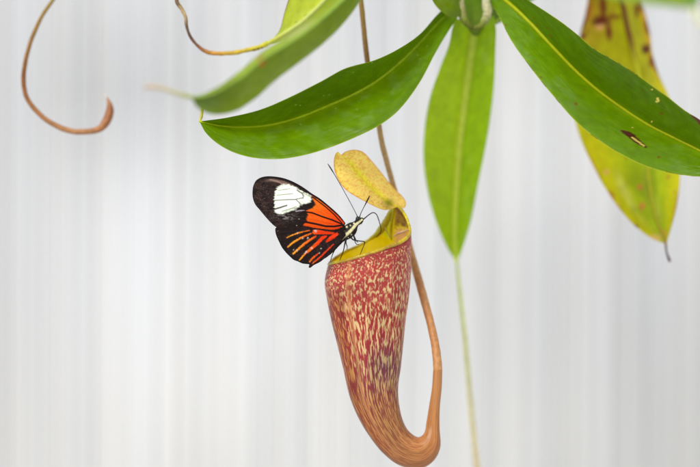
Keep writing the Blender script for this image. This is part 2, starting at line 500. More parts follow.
tendril(lB, [(199.5, 122, -.0038), (201.3, 117, -.004), (202.3, 108, -.006), (206, 98, -.010), (216, 92, -.013), (226, 96, -.014), (228, 104, -.012)],
        [0.7, 1.5, 1.7, 1.7, 1.6, 1.5, 1.2], [(0, (190, 180, 60)), (0.3, (214, 205, 110)), (1, (200, 190, 110))])

# --- leaf A, in front, arching over and down to the left; its under side shows
Au = [(191.5, 97.5, -.075), (208, 92, -.073), (225, 82, -.070), (242, 69, -.067), (262, 52, -.063), (281, 40, -.060), (302, 26, -.056), (322, 9, -.050), (345, -12, -.042), (372, -38, -.030), (402, -58, -.014), (432, -50, .004), (452, -22, .016), (462, 0, .022)]
Am = [(191.5, 97.5, -.075), (208, 95, -.077), (226, 87, -.076), (244, 75, -.074), (264, 58, -.071), (284, 46, -.068), (304, 33, -.064), (324, 17, -.058), (348, -5, -.050), (374, -30, -.038), (402, -46, -.020), (430, -38, .000), (449, -14, .012), (462, 4, .020)]
Al = [(191.5, 97.5, -.075), (197, 107, -.071), (207, 113, -.068), (221, 114.5, -.066), (238, 110, -.064), (256, 98, -.062), (276, 80, -.060), (300, 62, -.057), (324, 43, -.052), (345, 22, -.045), (364, -3, -.036), (384, -22, -.024), (408, -30, -.010), (425, -14, .002), (436, 6, .008), (450, 17, .014), (464, 16, .019)]
def colA(px, py, U, T):
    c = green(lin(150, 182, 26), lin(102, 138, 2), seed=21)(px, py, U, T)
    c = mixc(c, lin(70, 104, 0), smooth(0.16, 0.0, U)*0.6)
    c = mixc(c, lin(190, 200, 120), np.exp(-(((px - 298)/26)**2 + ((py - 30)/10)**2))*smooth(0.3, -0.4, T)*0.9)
    c = blot(c, px, py, 261, 61, 4.5, 7.0, lin(178, 84, 40), seed=4, soft=0.6, amt=0.95)
    return c
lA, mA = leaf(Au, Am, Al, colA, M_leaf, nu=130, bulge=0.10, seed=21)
midrib(lA, mA, 0.0004, 0.0010, ramp_cols([(0, (150, 180, 70)), (1, (150, 180, 70))]), off=0.0003)
tendril(lA, [(193, 97.5, -.0752), (184, 95.5, -.077), (172, 91.5, -.080), (160, 88, -.083), (150, 86.5, -.085), (144, 88, -.086)],
        [1.6, 2.0, 1.9, 1.9, 1.8, 1.0], [(0, (160, 175, 70)), (0.35, (205, 200, 150)), (0.7, (214, 196, 160)), (1, (200, 170, 140))])

# --- leaf C, paler, behind leaf A, its tip drying into a thin tendril
Cl = [(262, 46.5, -.030), (270, 41, -.029), (277, 34, -.027), (281, 26, -.025), (284, 14, -.023), (289, -2, -.020), (296, -22, -.016), (312, -50, -.010), (340, -80, .000), (380, -105, .010), (430, -115, .022), (465, -104, .030)]
Cm = [(262, 46.5, -.030), (275, 39.5, -.031), (288, 31.5, -.031), (300, 23.5, -.030), (312, 13, -.029), (324, 1, -.027), (340, -17, -.023), (362, -40, -.016), (392, -66, -.004), (425, -84, .012), (450, -92, .022), (468, -92, .030)]
Cr = [(262, 46.5, -.030), (278, 42, -.028), (294, 35, -.026), (312, 27, -.024), (328, 14, -.022), (344, -2, -.019), (362, -20, -.014), (384, -40, -.008), (410, -58, .002), (435, -70, .014), (455, -78, .022), (470, -82, .030)]
def colC(px, py, U, T):
    c = green(lin(168, 196, 62), lin(150, 190, 60), seed=31)(px, py, U, T)
    c = mixc(c, lin(120, 80, 40), smooth(0.93, 1.0, np.abs(T))*smooth(0.35, 0.2, U)*(T < 0))
    for k, (x, y) in enumerate([(290, 15), (306, 15), (300, 8), (296, 22)]):
        c = blot(c, px, py, x, y, 0.9, 0.7, lin(120, 120, 40), seed=k, amt=0.8)
    return c
lC, mC = leaf(Cl, Cm, Cr, colC, M_leaf, nu=150, bulge=0.06, seed=31)
midrib(lC, mC, 0.0007, 0.0012, ramp_cols([(0, (196, 196, 60)), (0.1, (200, 210, 110)), (1, (180, 200, 90))]))
tendril(lC, [(267, 43.5, -.0305), (258, 47.5, -.031), (245, 50.5, -.031), (232, 53, -.031), (218, 53.5, -.030), (206, 51.5, -.029), (197, 45, -.028), (190, 36, -.027), (186.5, 26, -.026), (185.5, 17, -.025), (181.5, 9, -.024), (177, 2, -.023), (177, -6, -.022)],
        [2.6, 2.3, 2.1, 2.1, 2.0, 1.8, 1.5, 1.4, 1.5, 1.6, 1.7, 1.9, 1.2],
        [(0, (196, 190, 40)), (0.22, (190, 160, 40)), (0.4, (186, 130, 34)), (0.52, (120, 64, 14)), (0.62, (70, 36, 12)), (0.72, (90, 60, 30)), (0.82, (176, 150, 100)), (0.92, (110, 80, 40)), (1, (90, 70, 30))], seed=8, rough=0.25)
for k, (x, y) in enumerate([(262, 47.5), (258, 48.5), (254, 49.5), (178, 4)]):
    link('dry_scale', tube_mesh('dry_scale', PP([(x - 1.5, y - .4, -.0318), (x, y + .7, -.032), (x + 1.8, y, -.0318)]), np.array([.2, .6, .2])*K, n=8, seg=6, colfn=ramp_cols([(0, (60, 40, 20)), (1, (60, 40, 20))])), M_tendril, lC)

# --- leaf E, the sharp leaf running down to the right
Em = [(772, 196, -.02), (745, 178, -.014), (722, 163, -.010), (700, 151, -.006), (677, 139.5, -.003), (650, 126, -.001), (626, 111, .000), (599, 91.5, .000), (575, 70.5, .001), (551, 45.5, .003), (530, 23, .007), (512, 6, .012), (494, -8, .022), (480, -16, .028)]
Eu = [(772, 196, -.02), (752, 168, -.021), (726, 141, -.019), (700, 120, -.017), (686, 111, -.016), (668, 97, -.015), (650, 84, -.014), (632, 71, -.013), (614, 60, -.012), (593, 48, -.011), (578, 35, -.010), (560, 21, -.006), (528, 0, .003), (508, -14, .012), (490, -24, .022), (480, -26, .028)]
El = [(772, 196, -.02), (745, 190, -.018), (722, 181, -.016), (702, 177, -.014), (690, 176, -.013), (670, 173, -.012), (645, 166, -.011), (620, 154, -.011), (599, 140.5, -.011), (584, 129, -.011), (570, 115.5, -.011), (557, 100.5, -.011), (542, 82.5, -.010), (527, 63, -.007), (512, 42, -.001), (502, 22.5, .008), (494, 8, .018), (484, -4, .026), (478, -8, .030)]
def colE(px, py, U, T):
    c = green(lin(74, 118, 1), lin(92, 140, 3), edge=lin(190, 200, 70), edge_w=0.028, seed=41)(px, py, U, T)
    c = mixc(c, lin(90, 50, 30), (smooth(0.975, 1.0, np.abs(T)))*(vnoise(U*60, T, 8) > 0.62)*0.8)
    SP = [(534, 18, 1.0, .8), (537, 26, 1.2, .9), (547, 28, 1.2, .8), (550, 36, 1.5, .9), (506, 25, 1.4, 1.3), (529, 55, .9, .8), (541, 77, 1.2, .9), (585, 90, 1.0, .9), (535, 62, 1.2, .8),
          (612, 86, 1, .8), (637, 75, 1.3, 1.1), (661, 113.5, 2.8, 1.6), (643, 90, 1, 1), (560, 88, 1.0, 1.0), (670, 97, 1.0, 1.0), (576, 104, 2.2, 1.8), (659, 157, 2.2, 1.4), (651, 122, 1.3, 1), (632, 128, 1, .8)]
    for k, (x, y, a, b) in enumerate(SP):
        c = blot(c, px, py, x, y, a, b, lin(110, 80, 24), seed=k, amt=0.8)
    for k, (x, y, a, b) in enumerate([(652, 89.5, 1.3, 1.1), (658, 101, 2.8, 1.4), (657.5, 98.5, 1.6, 1.2), (651.5, 121.5, .9, .8), (632.5, 127.5, .9, .7)]):
        c = blot(c, px, py, x, y, a, b, lin(214, 206, 120), seed=k+30, ang=-0.5, amt=0.95)
    d, t = dist_line([(622, 131), (627, 133.5), (633, 137), (638, 142), (646, 147)], px, py)
    w = (1.2 + 2.0*np.sin(np.pi*t)) * (0.8 + 0.5*vnoise(px*.6, py*.6, 9))
    c = mixc(c, lin(74, 36, 26), smooth(w, w*0.7, d))
    d2, t2 = dist_line([(632, 137.5), (638, 141.5), (644, 146)], px, py)
    c = mixc(c, lin(200, 190, 110), smooth(1.1, 0.5, d2))
    d3, t3 = dist_line([(693, 115), (698, 120), (702, 125)], px, py)
    c = mixc(c, lin(92, 56, 60), smooth(2.4, 1.4, d3 + (vnoise(px, py, 3) - .5)))
    return c
lE, mE = leaf(Eu, Em, El, colE, M_leaf, nu=330, nv=52, bulge=0.045, seed=41)
midrib(lE, mE, 0.0004, 0.00075, ramp_cols([(0, (176, 184, 6)), (0.6, (180, 188, 10)), (1, (170, 178, 16))]))

# --- leaf G, the short bit of leaf behind the node on the right
Gm = [(640, -110, .07), (600, -85, .065), (560, -55, .058), (535, -28, .050), (515, -1, .042), (499, 20, .034), (488, 26, .031)]
Gu = [(640, -110, .07), (590, -100, .06), (545, -70, .052), (515, -40, .044), (497, -10, .037), (486, 6, .033), (480, 16, .030)]
Gl = [(640, -110, .07), (612, -72, .06), (575, -38, .052), (545, -8, .046), (520, 8, .041), (503, 21, .035), (490, 27, .031)]
lG, mG = leaf(Gu, Gm, Gl, green(lin(72, 112, 10), lin(76, 124, 14), seed=51), M_leaf, nu=60, bulge=0.05, seed=51)
midrib(lG, mG, 0.0004, 0.0007, rib_green)

# --- leaf Y, the old yellow leaf hanging behind leaf E
Ym = [(666, 244, .040), (661, 232, .042), (655, 215, .044), (650, 190, .047), (647, 160, .050), (645, 130, .053), (643, 100, .056), (638, 72, .060), (633, 54, .064), (627, 28, .068), (622, 2, .072), (612, -40, .078), (590, -90, .078), (545, -135, .066), (500, -150, .045), (472, -152, .034)]
Yl = [(666, 244, .040), (652, 238.5, .040), (635, 226, .041), (620, 210, .042), (606, 190, .044), (595, 170, .046), (585, 150, .048), (577, 128, .050), (573, 108, .052), (572, 86, .055), (575, 62, .058), (580.5, 33, .063), (586, 10, .067), (588, -20, .071), (570, -68, .071), (532, -108, .060), (495, -128, .042), (470, -138, .034)]
Yr = [(666, 244, .040), (671, 228, .041), (676, 208, .042), (679, 188, .044), (680, 168, .046), (679, 145, .049), (676, 120, .052), (668, 95, .056), (658, 74, .060), (652, 52, .064), (650, 33, .067), (642, 0, .071), (634, -50, .076), (608, -110, .076), (560, -160, .066), (505, -172, .046), (474, -166, .034)]
def colY(px, py, U, T):
    c = np.ones(px.shape + (3,))*lin(190, 192, 12)
    c = mixc(c, lin(166, 192, 20), smooth(0.8, 0.2, np.abs(T))*smooth(95, 170, py)*0.9)
    c = mixc(c, lin(148, 146, 0), smooth(150, 60, py)*0.95)
    c = mixc(c, lin(206, 190, 10), smooth(0.6, 1.0, np.abs(T))*0.35)
    c = c*(0.82 + 0.36*fbm(U*14, T*2.5, 61, 4))[..., None]
    c = mixc(c, lin(206, 206, 110), smooth(0.55, 0.8, fbm(U*9, T*3, 66))*smooth(130, 180, py)*0.5)
    c = mixc(c, lin(126, 146, 14), np.exp(-(((px - 642)/20)**2 + ((py - 185)/34)**2))*smooth(0.35, 0.65, fbm(U*16, T*3, 68))*0.75)
    c = mixc(c, lin(156, 116, 20), smooth(70, 5, py)*smooth(-0.15, -0.8, T + (fbm(U*20, T*4, 64) - .5)*.8)*0.75)
    c = mixc(c, lin(172, 110, 20), smooth(110, 40, py)*smooth(0.55, 0.95, T + (fbm(U*18, T*4, 63) - .5)*.6)*0.6)
    c = mixc(c, lin(120, 62, 20), smooth(.62, .78, fbm(U*30, T*6, 65))*smooth(120, 40, py)*0.55)
    BR = lin(104, 50, 22)
    c = mixc(c, BR, smooth(0.84, 0.98, np.abs(T) + (vnoise(U*40, T*2, 5) - .55)*0.3)*smooth(115, 70, py)*0.95)
    c = mixc(c, lin(170, 110, 40), smooth(0.90, 1.0, np.abs(T) + (vnoise(U*50, T, 6) - .5)*.2)*smooth(105, 130, py)*0.7)
    for k, (x, y, a, b, col, am) in enumerate([
        (601, 21, 12, 7.5, (84, 26, 10), 1), (603, 6, 5, 20, (98, 40, 12), .95), (609, 32, 4.5, 12, (98, 38, 12), .95), (614, 17, 10, 3.4, (100, 46, 8), .9), (600, 27, 5.5, 3.5, (206, 150, 110), .9), (588, 10, 4.5, 16, (150, 90, 24), .7), (583, 36, 4, 5, (90, 40, 16), .9),
        (646, 49, 6.5, 7, (76, 26, 10), 1), (651, 61, 3, 9, (100, 44, 14), .9), (637, 8, 3.6, 14, (96, 36, 12), .95), (606.5, 172, 3.6, 3.6, (222, 168, 110), .9), (640, 187, 4.5, 4, (196, 112, 60), .8), (642, 206, 4.5, 4.5, (206, 130, 70), .8),
        (618, 206, 3, 3, (216, 160, 90), .8), (668, 177, 2.6, 3, (170, 90, 50), .8), (621, 214, 2, 2, (90, 50, 30), .9), (635, 227, 5, 3, (100, 60, 30), .95), (655, 238, 9, 5, (226, 190, 120), .75), (664, 234, 3.5, 7, (206, 150, 80), .6), (674, 192, 2, 2, (170, 110, 50), .7), (626, 158, 1.6, 1.6, (120, 70, 30), .7)]):
        c = blot(c, px, py, x, y, a, b, lin(*col), seed=k+70, soft=0.6, amt=am)
    return c
lY, mY = leaf(Yl, Ym, Yr, colY, M_old, nu=240, nv=36, bulge=0.03, wav=0.0012, seed=61)
lY['label'] = 'old yellow leaf with brown dead patches'
midrib(lY, mY, 0.0004, 0.0015, ramp_cols([(0, (190, 150, 70)), (0.06, (190, 188, 40)), (0.33, (180, 184, 24)), (0.40, (96, 40, 14)), (0.60, (80, 32, 12)), (1, (120, 80, 30))]), off=-0.0008)
tendril(lY, [(665, 241, .0400), (666, 246, .0398), (666.5, 251, .0395), (668, 256, .039), (670, 261.5, .0385)], [1.5, 1.2, 1.0, 1.2, 1.5],
        [(0, (140, 90, 50)), (0.3, (80, 48, 26)), (1, (74, 44, 30))], n=24, rough=0.2)

# --- leaf H, close to the lens at the upper right
Hm = [(697, 8.5, -.135), (688, 2, -.138), (672, -6, -.138), (640, -22, -.132), (600, -48, -.115), (560, -78, -.08), (520, -100, -.03), (490, -112, .01), (472, -116, .028)]
Hu = [(697, 8.5, -.135), (700, -4, -.128), (690, -22, -.124), (660, -45, -.12), (615, -75, -.105), (572, -105, -.075), (525, -125, -.03), (490, -130, .01), (472, -130, .028)]
Hl = [(697, 8.5, -.135), (680, 8, -.132), (655, 5, -.130), (625, 0.5, -.126), (595, -8, -.114), (555, -36, -.08), (518, -70, -.03), (488, -94, .01), (472, -104, .028)]
lH, mH = leaf(Hu, Hm, Hl, green(lin(84, 150, 40), lin(150, 190, 90), seed=81), M_leaf, nu=90, bulge=0.05, seed=81)
midrib(lH, mH, 0.0005, 0.0010, rib_green, off=0.0003)
tendril(lH, [(695, 7.5, -.135), (694, 12, -.136), (698, 18, -.137), (704, 25, -.138), (714, 38, -.140), (724, 60, -.142)], [2.2, 2.6, 2.4, 2.3, 2.2, 2.0], [(0, (206, 210, 160)), (1, (214, 205, 165))])

# --- leaf I, above the frame, with the long curled tendril at the upper left
Im = [(62, -14, .030), (80, -40, .032), (120, -82, .034), (180, -124, .034), (260, -158, .034), (350, -178, .034), (430, -186, .034), (468, -186, .034)]
Iu = [(62, -14, .030), (66, -50, .028), (100, -100, .026), (165, -150, .026), (250, -188, .028), (345, -206, .029), (430, -206, .031), (468, -198, .034)]
Il = [(62, -14, .030), (92, -30, .026), (138, -62, .026), (195, -98, .026), (268, -130, .028), (352, -152, .030), (430, -168, .032), (468, -176, .034)]
lI, mI = leaf(Iu, Im, Il, green(lin(70, 122, 10), lin(88, 150, 22), seed=91), M_leaf, nu=70, bulge=0.05, seed=91)
midrib(lI, mI, 0.0006, 0.0011, rib_green)
tI = tendril(lI, [(66, -18, .0302), (53, 0, .029), (41.5, 17, .028), (31, 41, .027), (25, 64, .026), (23.5, 83, .026), (27.5, 99, .026), (40, 114.5, .026), (55, 125, .026), (72, 131.3, .027), (90, 131.3, .028), (100, 128.5, .029), (106, 122, .030), (109.5, 113, .031), (109.5, 105, .0315), (107, 98, .032)],
        [1.5, 1.8, 2.0, 2.1, 2.3, 2.4, 2.4, 2.5, 2.7, 2.9, 3.1, 3.7, 4.5, 4.7, 3.0, 0.8],
        [(0, (140, 120, 24)), (0.25, (140, 100, 30)), (0.42, (128, 76, 24)), (0.6, (156, 104, 58)), (0.75, (172, 124, 80)), (0.88, (160, 104, 62)), (0.95, (140, 86, 48)), (1, (170, 120, 80))], n=120, seed=5, rough=0.1)
tI['label'] = 'brown curled tendril ending in a small unopened bud'
link('bud_point', tube_mesh('bud_point', PP([(107.5, 99, .032), (106, 95.5, .032), (103.5, 93.5, .032)]), np.array([.8, .6, .2])*K, n=8, seg=8, colfn=ramp_cols([(0, (200, 180, 150)), (1, (210, 200, 180))])), M_tendril, lI)

# --- leaf J, above the frame, carries the pitcher's tendril
Jm = [(352, -52, .020), (358, -80, .024), (378, -120, .030), (410, -160, .034), (445, -196, .034), (468, -214, .035)]
Ju = [(352, -52, .020), (346, -86, .020), (362, -134, .024), (398, -178, .030), (440, -208, .032), (468, -222, .035)]
Jl = [(352, -52, .020), (370, -76, .018), (396, -108, .022), (424, -144, .028), (452, -182, .032), (468, -206, .035)]
lJ, mJ = leaf(Ju, Jm, Jl, green(lin(70, 122, 10), lin(88, 150, 22), seed=95), M_leaf, nu=60, bulge=0.05, seed=95)
midrib(lJ, mJ, 0.0006, 0.0010, rib_green)

# ------------------------------------------------------------------ the pitcher
def build_pitcher():
    O = [(327, 268), (324.6, 283), (327, 300), (331.5, 322), (337, 344), (343, 368), (349.5, 396), (359, 419), (371, 438.5), (384, 454), (400, 465.5), (419, 468.8), (433, 461.5), (440.3, 447), (439.6, 427), (439.9, 407), (441.7, 388), (442.3, 370)]
    I = [(411, 249), (411, 272), (408.8, 297), (406, 318), (403.5, 342), (401, 366), (398.3, 386), (398.8, 402), (401.5, 416), (406, 427), (411.5, 433.5), (417.8, 437), (422.3, 435.2), (425, 431), (426.3, 423), (429.2, 405), (432.0, 387), (433.2, 370)]
    n, seg = 300, 180
    idx = np.linspace(0, 1, len(O))
    at = np.linspace(0, 1, n)
    Oc = catmull(np.array([(a, b, 0) for a, b in O], float), n, par=idx, at=at)[:, :2]
    Ic = catmull(np.array([(a, b, 0) for a, b in I], float), n, par=idx, at=at)[:, :2]
    th = np.linspace(0, 2*np.pi, seg, endpoint=False)
    Cc = (Oc + Ic)/2; A = (Oc - Ic)/2; r = np.linalg.norm(A, axis=1)
    # body rings in (px, py, depth)
    tilt = 3.5*np.exp(-at*14)
    cx = Cc[:, 0:1] + A[:, 0:1]*np.cos(th)[None]
    cy = Cc[:, 1:2] + A[:, 1:2]*np.cos(th)[None] + tilt[:, None]*np.sin(th)[None]
    dz = -(r*K)[:, None]*np.sin(th)[None]*0.97
    # two raised ribs down the front of the pitcher
    bump = np.zeros((n, seg))
    for t0 in (1.10, 2*np.pi - 1.10):
        dd = np.angle(np.exp(1j*(th - t0)))
        bump += np.exp(-(dd/0.06)**2)[None]*smooth(0.9, 0.55, at)[:, None]
    f = 1 + bump*0.04 + 0.012*(fbm(at[:, None]*16, np.cos(th)[None]*2 + 3, 2) - 0.5)
    cx = Cc[:, 0:1] + (cx - Cc[:, 0:1])*f; cy = Cc[:, 1:2] + (cy - Cc[:, 1:2])*f; dz = dz*f
    # rim loop
    rim = [(0, 328.5, 264.5, 0), (30, 333.5, 263, -.0073), (60, 347, 260.2, -.0127), (90, 366, 254.6, -.0143), (120, 387, 247.4, -.0125), (147, 404, 240, -.0080), (163, 410, 231, -.0035), (173, 406, 217, .000), (180, 398.5, 207, .004),
           (188, 393, 209, .0065), (202, 388, 219, .0095), (225, 380, 231, .0125), (250, 370, 239, .0145), (272, 359, 245.5, .0143), (300, 345.5, 251.5, .0125), (330, 334.5, 258.5, .0073), (360, 328.5, 264.5, 0)]
    rim = np.array(rim, float)
    def rim_at(theta):
        return catmull(rim[:, 1:], 0, closed=True, par=np.radians(rim[:, 0]), at=theta)
    rl = rim_at(th)
    nt = 26
    k = np.linspace(0, 1, nt, endpoint=False)
    top = []
    for q in k:                              # q = 0 rim ... 1 first body ring
        e = q
        x = rl[:, 0]*(1-e) + cx[0]*e; y = rl[:, 1]*(1-e) + cy[0]*e; d = rl[:, 2]*(1-e) + dz[0]*e
        b = 4*e*(1-e)*np.clip((np.hypot(rl[:, 0]-cx[0], rl[:, 1]-cy[0]) - 12)/30, 0, 1)
        x = x + b*4.0; y = y
        neck = 1 - 0.03*np.exp(-((e - 0.12)/0.12)**2)
        x = cx[0].mean() + (x - cx[0].mean())*neck
        top.append(np.stack([x, y, d], -1))
    full = np.concatenate([np.array(top), np.stack([cx, cy, dz], -1)])
    nn = len(full)
    def world(q):
        s = (D + q[..., 2])/D
        return np.stack([(q[..., 0]-350)*K*s, q[..., 2], (233.5 - q[..., 1])*K*s], -1)
    V = world(full)
    at2 = np.concatenate([np.full(nt, 0.0), at])
    px, py = full[..., 0], full[..., 1]
    # length coordinate for the flecks: short flecks at the rim, long streaks lower down
    clen = np.concatenate([[0], np.cumsum(np.linalg.norm(np.diff(full.mean(1)[:, :2], axis=0), axis=1))])
    stretch = np.interp(clen, [0, 22, 50, 90, 150, 230, 300], [0.34, 0.26, 0.135, 0.085, 0.07, 0.075, 0.08])
    vv = np.concatenate([[0], np.cumsum(np.diff(clen)*0.5*(stretch[1:] + stretch[:-1]))])
    rloc = np.concatenate([np.full(nt, r[0]), r])
    ucoef = np.interp(clen, [0, 60, 160, 230, 300], [17, 17, 15, 10, 7])
    U = th[None]*18.0 + 0*clen[:, None]
    UV = np.stack([U, vv[:, None] + 0*U], -1)
    s = clen[:, None] + 0*U
    red = lin(178, 56, 54)
    dark = np.ones(px.shape + (3,))*red
    dark = mixc(dark, lin(188, 68, 66), smooth(0, 25, s)*smooth(70, 40, s)*0.7)
    dark = mixc(dark, lin(176, 46, 46), smooth(50, 80, s)*smooth(130, 95, s)*0.8)
    dark = mixc(dark, lin(136, 54, 56), smooth(105, 150, s)*0.85)
    pur = np.exp(-(((px - 386)/20)**2 + ((py - 366)/22)**2))*(np.sin(th)[None] > 0)
    dark = mixc(dark, lin(112, 56, 76), pur*0.9)
    dark = mixc(dark, lin(142, 72, 50), smooth(150, 200, s))
    dark = mixc(dark, lin(176, 98, 54), smooth(200, 245, s))
    light = np.ones(px.shape + (3,))*lin(236, 206, 148)
    light = mixc(light, lin(242, 212, 150), smooth(20, 60, s)*smooth(130, 80, s))
    light = mixc(light, lin(208, 154, 88), smooth(105, 165, s))
    light = mixc(light, lin(196, 170, 118), pur*0.8)
    light = mixc(light, lin(208, 146, 84), smooth(180, 235, s))
    light = mixc(light, lin(210, 150, 92), smooth(262, 300, s))
    left = np.cos(th)[None] + 0*s                      # the front face, towards the butterfly, is tanner
    fr = smooth(0.45, 0.75, left)*smooth(30, 60, s)*smooth(230, 190, s)
    light = mixc(light, lin(206, 142, 72), fr)
    dark = mixc(dark, lin(142, 44, 36), fr*0.85)
    rb = np.concatenate([np.repeat(bump[:1], nt, 0), bump])
    light = mixc(light, lin(214, 146, 92), rb*0.9); dark = mixc(dark, lin(200, 118, 78), rb*0.9)
    # tan line just under the rim
    under = np.zeros(px.shape); under[:nt] = (1 - k)[:, None]
    dark = mixc(dark, lin(150, 90, 40), smooth(0.72, 0.95, under)*0.6)
    lowb = smooth(120, 235, s)*0.45
    avg = dark*0.5 + light*0.5
    dark = dark*(1 - lowb)[..., None] + avg*lowb[..., None]
    light = light*(1 - lowb)[..., None] + avg*lowb[..., None]
    thr = np.interp(clen, [0, 12, 60, 120, 200, 250, 300], [0.63, 0.56, 0.53, 0.525, 0.50, 0.44, 0.25])[:, None] + 0*U
    thr = thr - rb*0.05
    ctrl = np.stack([thr, rb, 0*thr], -1)
    split = nt + int(n*0.86)
    # roll so that the texture seam lies at the back (theta = 3/2 pi, far side)
    sh = seg//4
    V = np.roll(V, sh, 1); dark = np.roll(dark, sh, 1); light = np.roll(light, sh, 1); ctrl = np.roll(ctrl, sh, 1)
    Uc = np.linspace(0, 2*np.pi, seg, endpoint=False)
    UV = np.stack([(Uc[None]*18.0 + 0*clen[:, None]), vv[:, None] + 0*Uc[None]], -1)
    Fb = grid_faces(nn, seg, True)
    row = Fb[:, 0]//seg; thc = (np.degrees(np.roll(th, sh))[Fb[:, 0] % seg]) % 360
    keep = ~((row < nt + 1) & (thc > 168) & (thc < 348))          # the yellow collar at the back of the mouth is a single thin wall
    me = mesh_from('pitcher', V.reshape(-1, 3), Fb[keep], {'dark': dark, 'light': light, 'ctrl': ctrl}, UV.reshape(-1, 2))
    body = link('pitcher', me, M_pitcher, plant)
    body['label'] = 'red pitcher speckled with cream flecks, its foot bent up into the tendril'
    # tendril: goes up behind the pitcher and lid to the leaf above
    tp = [(437.6, 376, .0), (437.5, 364, .0005), (435.5, 347, .0022), (431.8, 329, .0048), (426.8, 309, .008), (420.6, 287, .0125), (411.4, 254, .019), (402, 219, .022), (392.7, 183.6, .021), (382.4, 145, .017), (378.5, 123, .015), (372.5, 90, .014), (367, 58, .015), (361.5, 6, .017), (356, -30, .019), (352, -54, .020)]
    tr = [4.55, 4.5, 4.2, 4.0, 4.1, 4.2, 3.7, 3.2, 2.9, 2.8, 2.7, 2.7, 2.7, 2.7, 2.8, 2.4]
    tendril(body, tp, tr, [(0, (194, 139, 87)), (0.03, (192, 137, 84)), (0.07, (187, 127, 74)), (0.10, (187, 128, 76)), (0.2, (189, 137, 87)), (0.36, (192, 148, 97)), (0.55, (185, 150, 99)), (0.68, (171, 134, 80)), (0.72, (135, 93, 46)), (0.8, (158, 119, 64)), (1, (153, 134, 67))], n=220, seed=12, rough=0.07)
    # interior lining
    inn = full[:nt + 60].copy()
    m = inn.shape[0]
    ctr = inn.mean(1, keepdims=True)
    sc = np.interp(np.arange(m), [0, 3, nt, m], [0.99, 0.985, 0.97, 0.93])[:, None, None]
    inn = ctr + (inn - ctr)*sc
    col = np.ones(inn.shape[:2] + (3,))*lin(220, 198, 6)
    ipx, ipy = inn[..., 0], inn[..., 1]
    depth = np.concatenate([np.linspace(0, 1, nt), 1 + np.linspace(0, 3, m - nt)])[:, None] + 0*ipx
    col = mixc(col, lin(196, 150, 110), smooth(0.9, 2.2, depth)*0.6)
    brown = smooth(392.5, 396, ipx)*smooth(232, 224, ipy + (vnoise(ipx*.7, ipy*.7, 4) - .5)*8)
    col = mixc(col, lin(96, 40, 8), brown*(0.7 + 0.3*vnoise(ipx*.5, ipy*.5, 6)))
    col = mixc(col, lin(214, 160, 128), smooth(392, 398, ipx)*smooth(226, 233, ipy)*0.9)
    col = mixc(col, lin(196, 190, 20), np.exp(-((ipx - 391.0)/2.0)**2)*0.95*smooth(244, 236, ipy))
    tri = sdf([(392, 204), (384, 220), (377, 233), (384, 236), (391, 240), (391.5, 226)], ipx, ipy)
    col = mixc(col, lin(210, 208, 4), smooth(1.0, -1.0, tri)*0.9)
    me = mesh_from('interior', world(inn).reshape(-1, 3), grid_faces(m, seg, True, flip=True), {'Col': col})
    inner = link('interior', me, M_inner, body)
    def on_wall(x, y, lift):
        far = (ipx > 0) & (np.arange(m)[:, None] < nt + 20) & (inn[..., 2] > -.004)
        q = np.hypot(ipx - x, ipy - y) + np.where(far, 0, 1e3)
        k2 = np.unravel_index(np.argmin(q), q.shape)
        return (x, y, inn[k2][2] - lift)
    for pts_, rad_, cs in [([(393.5, 207.5), (393, 213), (392, 220), (391, 229), (391, 236), (391.6, 240)], [1.2, 1.3, 1.4, 1.3, 1.1, .5], (206, 204, 4)), ([(383, 223.5), (385.5, 228.5), (388.5, 234.5), (391.3, 239.6)], [.4, .7, .8, .5], (226, 220, 110)),
                           ([(393, 237), (398, 233.5), (404, 231.5), (408.5, 229.5)], [.4, .9, .9, .4], (236, 206, 184))]:  # last tube: pinkish band with its pale gloss put into the colour
        fm = tube_mesh('collar_fold_and_gloss', PP([on_wall(a, b, .0003) for a, b in pts_]), np.array(rad_)*K, n=30, seg=10, colfn=ramp_cols([(0, cs), (1, cs)]), rough=0.15)
        link('collar_fold_and_gloss', fm, M_rim, body)
    # rim (peristome): a narrow ridged lip following the mouth
    tt = np.linspace(0, 2*np.pi, 121)[:-1]
    R3 = world(rim_at(tt))
    rr = (1.05 + 2.1*np.exp(-(np.angle(np.exp(1j*(tt - 3.72)))/0.42)**2) + 0.5*np.exp(-(np.angle(np.exp(1j*(tt - 2.5)))/0.5)**2))*K
    def rc(sv, av):
        c = np.ones(sv.shape + (3,))*lin(214, 192, 6)
        c = c*(0.8 + 0.4*vnoise(sv*300, 0*sv, 3))[..., None]
        c = mixc(c, lin(150, 104, 30), smooth(0.5, 0.75, fbm(sv*22, 0*sv, 4))*0.6)
        c = mixc(c, lin(190, 140, 50), smooth(0.48, 0.30, sv)*smooth(0.02, 0.2, sv)*0.35)
        e = np.minimum(sv, 1 - sv)
        c = mixc(c, lin(120, 100, 70), smooth(0.06, 0.0, e)*0.8)
        c = mixc(c, lin(206, 204, 30), smooth(0.5, 0.6, sv)*smooth(0.95, 0.7, sv)*0.8)
        return c
    me = tube_mesh('rim', R3, rr, n=480, seg=10, colfn=rc, closed=True, flat=1.3, rough=0.3, seed=6)
    link('rim', me, M_rim, body)
    return body
pitcher = build_pitcher()

